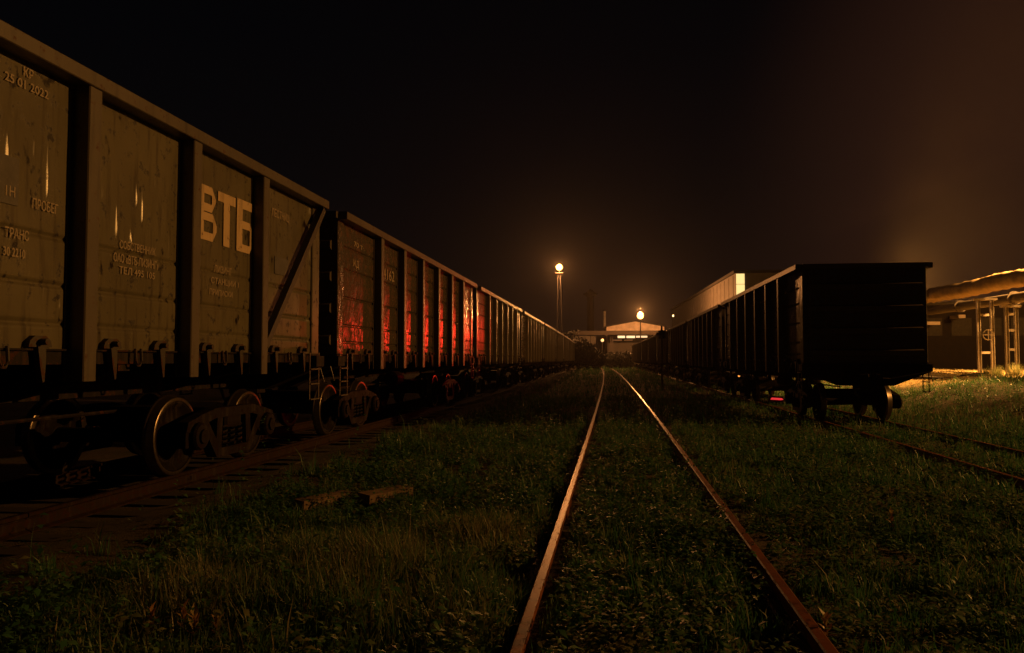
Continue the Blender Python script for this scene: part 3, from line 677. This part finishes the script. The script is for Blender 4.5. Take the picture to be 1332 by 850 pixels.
def leaves(name, zones, m=9, tall=1.0, thr=(.44, .62), sd=51, gap=.10):
    """low broad-leaved weeds: rosettes of small folded leaves"""
    V, Fc, T = [], [], []; base = 0
    for (n, x0, x1, y0, y1, sz) in zones:
        X, Y = scatter(n, x0, x1, y0, y1); x = X + KC*Y*Y
        cl = .4*vnoise(X, Y, .9, sd) + .6*vnoise(X, Y, .24, sd + 1) - .4*sst((-x-3.4)/1.2)
        k = (cl > rng.uniform(*thr, len(X))) & (railgap(X, Y) > gap) & ((np.abs(x - T_RIGHT) > 1.5) | (tall < 1.5)); X, Y = X[k], Y[k]; n = len(X)
        hgt = tall*rng.gamma(4, .25, n)*.13*(.25 + 1.2*vnoise(X, Y, .24, 52)**2 + .4*vnoise(X, Y, .7, 53)); cz = ground_z(X, Y)
        Xr = np.repeat(X, m); Yr = np.repeat(Y, m); az = rng.uniform(0, 2*math.pi, n*m); lv = rng.uniform(.1, 1, n*m)
        Zr = np.repeat(cz, m) + lv*np.repeat(hgt, m); L = sz*rng.uniform(.6, 1.3, n*m)*(1.15 - .5*lv); el = rng.uniform(-.2, .9, n*m)
        d = np.stack([np.cos(az)*np.cos(el), np.sin(az)*np.cos(el), np.sin(el)], -1); s = np.stack([-np.sin(az), np.cos(az), rng.uniform(-.4,.4,n*m)], -1)
        b = np.stack([Xr, Yr, Zr], -1); mid = b + d*(L*.5)[:,None]; tip = b + d*L[:,None] - np.stack([0*L, 0*L, .25*L], -1)
        v = np.stack([b, mid - s*(L*.24)[:,None], mid + s*(L*.24)[:,None] , tip], 1).reshape(-1, 3); o = np.arange(n*m)[:,None]*4
        f = np.stack([o+np.array([0,2,1]), o+np.array([1,2,3])], 1).reshape(-1, 3)
        V.append(v); Fc.append(f + base); base += len(v)
        T.append(np.repeat(np.clip(np.repeat(vnoise(X, Y, .5, 54) + rng.normal(0, .25, n), m)*.8 + rng.normal(.15, .18, n*m), 0, 1), 4))
    return np_mesh(name, np.concatenate(V), np.concatenate(Fc), M['leaf'], np.concatenate(T))
gc = put('ground_cover', leaves('ground_cover', [(20000, -4.6, 6.0, 3.3, 9.0, .06), (17000, -5, 12, 9, 18, .08), (5000, -5, 20, 18, 34, .11)]))
gc['kind'] = 'stuff'; gc['label'] = 'low broad-leaved weeds growing among the grass'
wo = put('tall_weeds', leaves('tall_weeds', [(5200, -4.6, 6.2, 3.3, 9.0, .075), (8500, -5, 13, 9, 19, .085)], 16, 2.3, (.47, .66), 71, .16))
wo['kind'] = 'stuff'; wo['label'] = 'upright leafy weeds standing in clumps over the shorter grass'
def gpt(x, y):
    """ground point under a photo pixel"""
    lo, hi = 2.0, 400.0
    for _ in range(60):
        mid = (lo+hi)/2; p = px(x, y, mid)
        if p.z > float(ground_z(p.x, p.y)): lo = mid
        else: hi = mid
    p = px(x, y, lo); return Vector((p.x, p.y, float(ground_z(p.x, p.y))))
def leaf_part(L, wd_, fold=.25):
    m = MB(); m.add([(0,0,0),(L*.45,-wd_,.12*L),(L*.45,0,.04*L),(L*.45,wd_,.12*L),(L,0,-.05*L)], [(0,2,1),(0,3,2),(1,2,4),(2,3,4)])
    me = m.mesh('leaf', M['shoot']); a = me.attributes.new('tint', 'FLOAT', 'POINT'); t = random.random()
    a.data.foreach_set('value', [t]*5); return me
LEAVES = [leaf_part(.05 + .012*i, .013 + .003*i) for i in range(4)]
STEM = plain('red_stem', (0.16, 0.055, 0.035), .6)
for (x, y, h, lab) in ((196, 846, .21, 'leafy reddish weed shoot, leftmost in the bottom left corner'), (238, 842, .20, 'leafy reddish weed shoot, second from the left in the bottom left corner'),
        (252, 850, .19, 'small reddish weed shoot in front of the second one, bottom left corner'), (281, 850, .17, 'single reddish weed shoot, rightmost of those in the bottom left corner'), (395, 822, .11, 'lone weed shoot in the tall grass left of the middle track'),
        (1075, 842, .15, 'weed shoot beside the right rail of the middle track'), (1160, 700, .22, 'tall weed standing in the rough grass right of the middle track')):
    p = gpt(x, y); t = tag(empty('weed_shoot', p, random.uniform(0, 6)), lab, 'weed', 'weed shoots in the grass')
    MB().tube([(0,0,-.02),(.006,0,h*.5),(0,.006,h)], [.004,.0035,.002], 5).build('stem', STEM, t)
    n = 13
    for k in range(n):
        z = h*(.15 + .85*k/(n-1)); put('leaf', random.choice(LEAVES), t, (0, 0, z), (0, -.35 - .9*k/n, k*2.4 + random.uniform(-.3,.3)))
# old boards lying in the grass
for (xa, ya, xb, yb, wd_, lab) in ((388, 669, 452, 655, .15, 'short weathered board lying in the grass left of the middle track'), (472, 662, 530, 648, .20, 'longer board end half sunk in the grass beside the short one')):
    a, b = gpt(xa, ya), gpt(xb, yb); c = (a+b)/2; d = b - a
    o = MB().bbox(-d.length/2, d.length/2, -wd_/2, wd_/2, -.03, .07, .01).build('board', M['plank'], None, loc=(c.x, c.y, max(a.z,b.z) + .07), rot=(.06, 0, math.atan2(d.y, d.x))); tag(o, lab, 'board')
# ------------------------------------------------------------------ pipe rack on the right
PX, PY0, PY1 = 20.0, 26.0, 120.0
def lumpy_pipe(x, z, r, y0, y1, amp, seed, n=18, step=.22):
    m = MB(); ys = np.arange(y0, y1, step); vs = []; fs = []
    for i, Y in enumerate(ys):
        band = .035 if (int(Y/1.15) != int((Y-step)/1.15)) else 0
        for k in range(n):
            a = 2*math.pi*k/n; q = r*(1 + amp*(float(vnoise(Y, a*1.9, .55, seed)) - .5)) + band
            vs.append((cx(x, Y) + q*math.cos(a), Y, z + q*math.sin(a) - .05*math.sin((Y-26)/8*math.pi)**2))
    for i in range(len(ys)-1):
        for k in range(n): fs.append((i*n+k, i*n+(k+1) % n, (i+1)*n+(k+1) % n, (i+1)*n+k))
    return m.add(vs, fs)
pr = tag(empty('overhead_pipeline', (cx(PX, 42), 42, 0)), 'thick lagged overhead pipe lit yellow along its top', 'pipeline')
def under_root(o, root): o.parent = root; o.matrix_parent_inverse = Matrix.Translation(root.location).inverted(); return o
under_root(lumpy_pipe(PX, 5.50, .42, PY0, 70, .22, 3).build('lagging', M['lag'], None, True), pr)
under_root(lumpy_pipe(PX, 5.50, .42, 70, PY1, .22, 3, 12, .8).build('lagging', M['lag'], None, True), pr)
lp = tag(empty('lower_pipeline', (cx(PX+.5, 42), 42, 0)), 'dark thinner pipe running below the lagged overhead pipe', 'pipeline')
under_root(MB().tube([(cx(PX+.5, Y), Y, 4.62) for Y in np.arange(PY0, PY1, 6)], .27, 12).build('pipe', M['dsteel'], None, True), lp)
for Y in np.arange(30, 70, 6.0): under_root(MB().lathe([(-.05,.27),(-.05,.36),(.05,.36),(.05,.27)], (cx(PX+.5, Y), Y, 4.62), 14, 'y').build('flange', M['dsteel'], None), lp)
def trestle(xa, xb, Y, ytop, bars, lab, valve=False):
    a, b = px(xa, ytop, Y), px(xb, ytop, Y); gz = float(ground_z(a.x, Y)); t = tag(empty('pipe_trestle', (a.x, Y, gz)), lab, 'pipe support', 'pipe supports on the bank')
    w = b.x - a.x; h = a.z - gz
    for x in (0, w):
        m = MB(); m.box(x-.075, x-.062, -.08, .08, -.3, h); m.box(x+.062, x+.075, -.08, .08, -.3, h); m.box(x-.062, x+.062, -.006, .006, -.3, h)
        m.build('post', M['steel'], t)
    for yb in bars:
        z = px(xa, yb, Y).z - gz; MB().box(.078, w-.078, -.05, .05, z-.06, z+.06).build('crossbar', M['steel'], t)
    MB().box(-.25, w+.25, -.11, .11, h+.003, h+.10).build('saddle', M['steel'], t)
    if valve:
        zc = px(xa, 436, Y).z - gz
        MB().tube([(w*.5 + .26*math.cos(q), -.30, zc + .26*math.sin(q)) for q in np.linspace(0, 2*math.pi, 17)], .025, 6, False).bar((w*.5-.26,-.30,zc),(w*.5+.26,-.30,zc),.03,.03).bar((w*.5,-.30,zc-.26),(w*.5,-.30,zc+.26),.03,.03).tube([(w*.5,-.30,zc),(w*.5,.0,zc)],.04,6).build('valve_wheel', M['steel'], t)
    return t
trestle(1272, 1289.5, 42.0, 391, (410, 459), 'ladder-like steel pipe support with a valve wheel, left of the two on the bank', True)
trestle(1308.5, 1321, 40.0, 400, (409, 430, 455), 'narrow steel pipe support with three crossbars, right of the two on the bank')
for Y, wh in ((56.0, 'nearest of three'), (70.0, 'middle of three'), (84.0, 'farthest of three')):
    q = (cx(PX, Y), Y); gz = float(ground_z(*q)); t = tag(empty('pipe_trestle', (q[0], q[1], gz)), 'steel pipe support behind the right train, ' + wh, 'pipe support', 'pipe supports on the bank')
    for x in (-.4, .7): MB().box(x-.07, x+.07, -.07, .07, -.3, 5.0-gz-.01).build('post', M['steel'], t)
    for z in (1.6, 3.3): MB().box(-.329, .629, -.05, .05, z-.06, z+.06).build('crossbar', M['steel'], t)
# low pipe on the ground with a hump of soil over it
p0, p1 = px(1188, 492, 36.5), px(1420, 494, 35.0)
tag(MB().tube([p0.lerp(p1, i/12) + Vector((0, 0, .03*math.sin(i*1.9))) for i in range(13)], .075, 8).build('ground_pipe', M['dsteel'], None, True), 'dark pipe lying along the foot of the lit grass strip', 'pipe')
mp = px(1271, 491, 36.0)
mm = MB(); mm.lathe([(-.35,.75),(0,.62),(.10,.42),(.16,.2),(.18,.02)], (0,0,0), 18, 'z'); 
for i, v in enumerate(mm.v): mm.v[i] = (v[0]*1.25 + .05*math.sin(i*3.1), v[1] + .05*math.cos(i*2.3), v[2] + .03*math.sin(i*1.3))
tag(mm.build('earth_mound', M['ground'], None, True, loc=mp), 'small dark hump of earth at the foot of the lit grass strip', 'mound')
# ------------------------------------------------------------------ buildings
def wall_box(name, mat, parent, x0, x1, y0, y1, z0, z1): return MB().box(x0, x1, y0, y1, z0, z1).build(name, mat, parent)
# dark workshop behind the pipes
a, b = px(1180, 398, 64), px(1480, 398, 64); gz = float(ground_z(a.x, 64))
t = tag(empty('workshop', ((a.x+b.x)/2, 64, gz)), 'long dark brick workshop behind the overhead pipes', 'building'); hw = (b.x-a.x)/2; hh = a.z - gz
wall_box('wall', M['walld'], t, -hw, hw, 0, 9, -.5, hh); wall_box('roof', M['roof'], t, -hw-.3, hw+.3, -.4, 9.4, hh+.003, hh+.25)
for i in range(7):
    x = -hw + 1.8 + i*(2*hw-3.6)/6; w = wall_box('window', M['dsteel'], t, x-.75, x+.75, -.06, .02, hh-2.4, hh-1.0); wall_box('pane', M['roof'], w, x-.65, x+.65, -.064, -.061, hh-2.3, hh-1.1)
for (xa, xb, yb) in ((1209, 1226, 420), (1250, 1259, 411)):
    q0, q1 = px(xa, yb, 62), px(xb, yb, 62); wall_box('canopy', M['wallc'], t, q0.x-t.location.x, q1.x-t.location.x, -1.6, -.003, q0.z-gz-.15, q0.z-gz+.1)
# long pale shed behind the right train with the lit facade panel on its corner made to glow
c0, c1 = px(957, 356, 130), px(874, 404, 227)
d = (c1 - c0); L = math.hypot(d.x, d.y); rz = math.atan2(d.y, d.x); gz = -.2; hh = (c0.z + c1.z)/2 - gz
t = tag(empty('long_shed', (c0.x, c0.y, gz), rz), 'long pale factory hall behind the right train with a bright corner strip', 'building')
wall_box('wall', M['wallg'], t, 0, L, -26, 0, -.5, hh); wall_box('roof', M['roof'], t, -.4, L+.4, -26.4, .4, hh+.003, hh+.45)
for i in range(1, 24): wall_box('cladding_panel', M['wallg'], t, i*L/24-L/24*.46, i*L/24+L/24*.46, .003, .06, 1.2, hh-.25)
lw = glow('lit_panel_glow', (1.0, .72, .27), 1.15); zc = px(957, 386, 130).z - gz  # emission imitates light falling on the narrow corner panel
wall_box('corner_panel', lw, t, -.10, -.003, -1.4, -.06, zc-6, hh-.1)
for k in range(5): wall_box('panel_bar', M['wallg'], t, -.14, -.103, -1.42, -.04, zc-5.6+k*1.9, zc-5.53+k*1.9)
e = px(876, 411, 222); sl = tag(empty('wall_lamp', (e.x, e.y, e.z)), 'small bright lamp on the far corner of the long hall', 'lamp')
MB().lathe([(-.28,.05),(-.2,.24),(0,.32),(.2,.24),(.28,.05)], (0,0,0), 12, 'z').build('lamp_glass', glow('wall_lamp_glass', (1,.62,.22), 6), sl, True); MB().bar((.2,0,.1),(1.1,0,.35),.08,.08).build('bracket', M['dsteel'], sl)
# gabled shed at the end of the yard, lit by the mast in front of it
q0, q1, qm = px(789, 425.5, 176), px(864, 426, 176), px(827, 418.5, 176); gz = -.2
t = tag(empty('gabled_shed', ((q0.x+q1.x)/2, 176, gz)), 'pale gabled shed at the far end of the tracks under the low lamp', 'building'); hw = (q1.x-q0.x)/2; he = q0.z-gz; hr = qm.z-gz
MB().prism([(-hw,-.4),(hw,-.4),(hw,he),(0,hr),(-hw,he)], 0, 22, 'y').build('wall', M['wallc'], t)
for s in (-1, 1): MB().prism([(0,hr+.02),(0,hr+.28),(s*(hw+.5),he+.13),(s*(hw+.5),he-.12)], -.5, 22.5, 'y').build('roof', M['roof'], t)
for i in range(1, 8): wall_box('cladding_seam', M['wallc'], t, -hw+i*hw/4-.05, -hw+i*hw/4+.05, -.05, -.003, .1, he-.1)
# conveyor gallery crossing the yard in front of the shed
q0, q1 = px(744, 431, 166), px(905, 431.5, 166); zb = px(800, 436, 166).z
t = tag(empty('conveyor_gallery', ((q0.x+q1.x)/2, 166, -.2)), 'dark conveyor gallery crossing the yard in front of the gabled shed', 'gallery'); hw = (q1.x-q0.x)/2
wall_box('gallery_box', M['dsteel'], t, -hw, hw, -1.2, 1.2, zb+.2, q0.z+.2)
for x in (-hw+.5, -hw*.35, hw*.55, hw-.5): MB().bar((x-.6,0,-.3),(x,0,zb+.19),.35,.35).bar((x+.6,0,-.3),(x,0,zb+.185),.35,.35).build('trestle_leg', M['dsteel'], t)
# low workshop with a row of lit windows below the gallery
q0, q1 = px(790, 437, 172), px(858, 437, 172); 
t = tag(empty('low_workshop', ((q0.x+q1.x)/2, 170.5, -.2)), 'low building with a row of lit windows below the gallery', 'building'); zt = px(800, 436.2, 170.5).z + .2
wall_box('wall', M['roof'], t, -(q1.x-q0.x)/2, (q1.x-q0.x)/2, 0, 4, -.3, zt + .3)
for (xa, xb, ya, yb, st) in ((803.5, 813, 437, 440, 1.5), (815, 826, 437, 440, 1.5), (827.5, 842, 437, 439.5, 1.2), (797, 809, 442, 443.6, .05), (812, 823, 442, 443.4, .04)):
    u, v = px(xa, yb, 170.4), px(xb, ya, 170.4); w = wall_box('window', M['dsteel'], t, u.x-t.location.x-.08, v.x-t.location.x+.08, -.05, -.003, u.z+.2-.06, v.z+.2+.06)
    wall_box('pane', glow('lit_pane', (1.0, .66, .33), st), w, u.x-t.location.x, v.x-t.location.x, -.07, -.053, u.z+.2, v.z+.2)
# chimney pipe, water tower, fence wall and a small yard lamp left of the shed
q0, q1 = px(786.5, 405, 182), px(786.5, 470, 182)
t = tag(empty('chimney', (q0.x, 182, -.2)), 'slim chimney pipe lit on one side, left of the gabled shed', 'chimney'); MB().tube([(0,0,-.3),(0,0,q0.z*.5),(0,0,q0.z+.2)], [.42,.36,.30], 14).build('stack', M['concrete'], t, True); MB().lathe([(0,.34),(.25,.36),(.26,.30)], (0,0,q0.z+.203), 14, 'z').build('rim', M['dsteel'], t)
q0 = px(768, 376, 205); hh = q0.z + .2
t = tag(empty('water_tower', (q0.x, 205, -.2)), 'dark narrow tower with a wider cap left of the far shed', 'tower')
MB().lathe([(-.3,1.15),(hh*.5,.95),(hh-2.2,.9)], (0,0,0), 16, 'z').build('shaft', M['walld'], t, True); MB().lathe([(hh-2.2,.9),(hh-1.6,1.9),(hh-1.3,1.95),(hh-1.25,1.5),(hh,.15)], (0,0,0), 16, 'z').build('cap', M['walld'], t)
q0, q1 = px(728, 437.5, 186), px(800, 437.5, 186)
t = tag(empty('fence_wall', ((q0.x+q1.x)/2, 186, -.2)), 'low concrete panel wall catching orange light left of the far shed', 'wall'); n = 9; w = (q1.x-q0.x)/n
for i in range(n): wall_box('panel', M['concrete'], t, -(n/2)*w + i*w + .06, -(n/2)*w + (i+1)*w - .06, 0, .2, -.3, q0.z+.2)
q = px(783.5, 443, 150); t = tag(empty('yard_lamp', (q.x, 150, -.2)), 'small low lamp glowing beside the bushes left of the far shed', 'lamp')
MB().tube([(0,.3,-.3),(0,.3,q.z+.5),(0,.1,q.z+.6)], .05, 6).build('post', M['dsteel'], t); MB().lathe([(-.3,.06),(-.2,.24),(0,.32),(.2,.24),(.3,.06)], (0,0,q.z+.2), 10, 'z').build('lamp_glass', glow('yard_lamp_glass', (1,.58,.22), 1.6), t, True)
# ------------------------------------------------------------------ dark bushes at the end of the yard
def bush(x, y, Y, rx, rz, lab):
    p = px(x, y, Y); gz = -.25; t = tag(empty('bush', (p.x, Y, gz)), lab, 'bush', 'bushes at the far end of the yard')
    m = MB(); c = Vector((0,0,rz*.62))
    for k in range(5):
        e = Vector((random.uniform(-.6,.6)*rx, random.uniform(-.5,.5)*rx, rz*random.uniform(.6,1.1))); m.tube([(random.uniform(-.2,.2),0,-.2), e*.5 + Vector((0,0,.1)), e], [.09,.06,.02], 5)
    m.build('stems', M['sleeper'], t)
    n = 1500; u = rng.normal(0, 1, (n, 3)); u /= np.linalg.norm(u, axis=1)[:,None]; r = rng.uniform(.35, 1, n)**.5*(.75 + .5*vnoise(u[:,0]*3+x, u[:,2]*3, .8, int(x)))
    c_ = u*r[:,None]*np.array([rx, rx*.8, rz*.62]) + np.array([0, 0, rz*.62]); s = .16 + .12*rng.random(n)
    d1 = rng.normal(0, 1, (n, 3)); d1 /= np.linalg.norm(d1, axis=1)[:,None]; d2 = np.cross(d1, u); 
    v = np.stack([c_ - d1*s[:,None], c_ + d2*(s*.6)[:,None], c_ + d1*s[:,None], c_ - d2*(s*.6)[:,None]], 1).reshape(-1, 3); f = np.arange(n*4).reshape(-1, 4)
    put('foliage', np_mesh('foliage', v, f, M['bushleaf'], np.repeat(rng.uniform(0, .6, n), 4)), t)
for (x, Y, rx, rz, lab) in ((752, 118, 2.2, 4.4, 'dark bush just right of the left train at the far end'), (764, 116, 1.9, 3.6, 'rounded dark bush behind the small low lamp'), (777, 120, 1.5, 2.8, 'low dark bush between the middle track and the far chimney'),
        (741, 125, 2.4, 5.4, 'dark bush behind the far end of the left train'),
        (797, 134, 2.0, 2.4, 'low dark bush closing off the middle track'), (812, 134, 2.0, 2.6, 'low dark bush beside the far end of the right train')):
    bush(x, 468, Y, rx, rz, lab)
# low shrubs on the bank below the pipes
for (x, y, s, lab) in ((1297, 478, .55, 'dry grass tuft at the foot of the left pipe support'), (1322, 476, .6, 'dry grass tuft at the foot of the right pipe support'), (1283, 480, .4, 'small dry grass tuft between the posts of the left pipe support')):
    p = px(x, y, 39.5); p.z = float(ground_z(p.x, p.y)); n = 260
    hgt = s*rng.uniform(.5, 1.2, n); az = rng.uniform(0, 6.28, n); ln = rng.uniform(.1, .7, n)*hgt; bx_ = rng.normal(0, .22*s, (n, 2))
    b = np.stack([bx_[:,0], bx_[:,1], 0*hgt], -1); tip = b + np.stack([np.cos(az)*ln, np.sin(az)*ln, hgt], -1); wv = np.stack([-np.sin(az)*.012, np.cos(az)*.012, 0*az], -1)
    o = put('grass_tuft', np_mesh('grass_tuft', np.stack([b-wv, b+wv, tip], 1).reshape(-1, 3), np.arange(n*3).reshape(-1, 3), M['grass'], np.repeat(rng.uniform(.6, 1, n), 3)), None, p); tag(o, lab, 'grass tuft', 'dry tufts on the bank')
#PART3
# ------------------------------------------------------------------ smoke drifting up behind the right train
def smoke():
    # a closed box of air; the plume leans right and spreads as it rises, thinning out towards its rim
    b0 = px(1118, 440, 132); o = MB().box(-45, 200, -55, 60, 1.0, 170).build('smoke', None, None, loc=(b0.x, b0.y, 0))
    mt = bpy.data.materials.new('drifting_smoke'); mt.use_nodes = True; n = mt.node_tree; n.nodes.clear()
    ou = n.nodes.new('ShaderNodeOutputMaterial'); v = n.nodes.new('ShaderNodeVolumePrincipled'); n.links.new(v.outputs[0], ou.inputs['Volume'])
    v.inputs['Color'].default_value = (.75, .68, .6, 1); v.inputs['Anisotropy'].default_value = .2
    tcn = n.nodes.new('ShaderNodeTexCoord'); sp = n.nodes.new('ShaderNodeSeparateXYZ'); n.links.new(tcn.outputs['Object'], sp.inputs[0])
    def math_(op, a, b=None, c=None):
        q = n.nodes.new('ShaderNodeMath'); q.operation = op
        for i, k in enumerate((a, b, c)):
            if k is None: continue
            if isinstance(k, (int, float)): q.inputs[i].default_value = k
            else: n.links.new(k, q.inputs[i])
        return q.outputs[0]
    X, Y, Z = sp.outputs
    wob = math_('MULTIPLY', math_('SUBTRACT', noise(n, .03, 3, .5), .5), 26.0)
    xc = math_('MULTIPLY_ADD', math_('MULTIPLY', Z, Z), .0058, math_('MULTIPLY_ADD', Z, .45, 2.0))
    rr = math_('MULTIPLY_ADD', Z, .55, 5.5)
    dx = math_('ADD', math_('SUBTRACT', X, xc), wob); dx = math_('MULTIPLY', dx, math_('MULTIPLY_ADD', math_('GREATER_THAN', dx, 0.0), -.72, 1.0))
    d = math_('DIVIDE', math_('SQRT', math_('ADD', math_('MULTIPLY', dx, dx), math_('MULTIPLY', Y, Y))), rr)
    fall = n.nodes.new('ShaderNodeMapRange'); fall.interpolation_type = 'SMOOTHSTEP'; n.links.new(d, fall.inputs['Value'])
    fall.inputs['From Min'].default_value = 1.25; fall.inputs['From Max'].default_value = .25
    f = stepr(n, noise(n, .045, 5, .55), .30, .72)
    n.links.new(math_('MULTIPLY', math_('MULTIPLY', fall.outputs[0], f), math_('DIVIDE', .36, rr)), v.inputs['Density']); o.data.materials.append(mt); o['kind'] = 'stuff'; o['label'] = 'brownish smoke drifting up behind the right train'
    return o
smoke()
q = px(1150, 415, 137); t = tag(empty('added_smoke_lamp', (q.x, 137, 0)), 'added sodium lamp, unseen behind the right train, lighting the smoke', 'lamp')
MB().tube([(0,0,-.3),(0,0,q.z-.5)], .08, 8).build('post', M['dsteel'], t); MB().prism([(-.3,q.z-.5),(.3,q.z-.5),(.2,q.z-.2),(-.2,q.z-.2)], -.2, .2, 'y').build('lamp_housing', M['dsteel'], t)
point('lamp_light', (0, 0, q.z+.2), SMOKE_W, SODIUM, .4, t)  # added light, hidden by the train, to brighten the smoke
# ------------------------------------------------------------------ mist added over the whole yard for the lamp halos
def halo_haze():
    o = MB().box(-1100, 1100, -1700, 1700, -2.0, 180).build('halo_haze', None); o['kind'] = 'stuff'; o['label'] = 'thin mist added over the whole yard to give the lamps halos'
    mt = bpy.data.materials.new('halo_mist'); mt.use_nodes = True; n = mt.node_tree; n.nodes.clear()
    ou = n.nodes.new('ShaderNodeOutputMaterial'); v = n.nodes.new('ShaderNodeVolumePrincipled'); n.links.new(v.outputs[0], ou.inputs['Volume'])
    v.inputs['Color'].default_value = (.9, .86, .8, 1); v.inputs['Density'].default_value = 0.00013; v.inputs['Anisotropy'].default_value = .82
    o.data.materials.append(mt); return o
halo_haze()
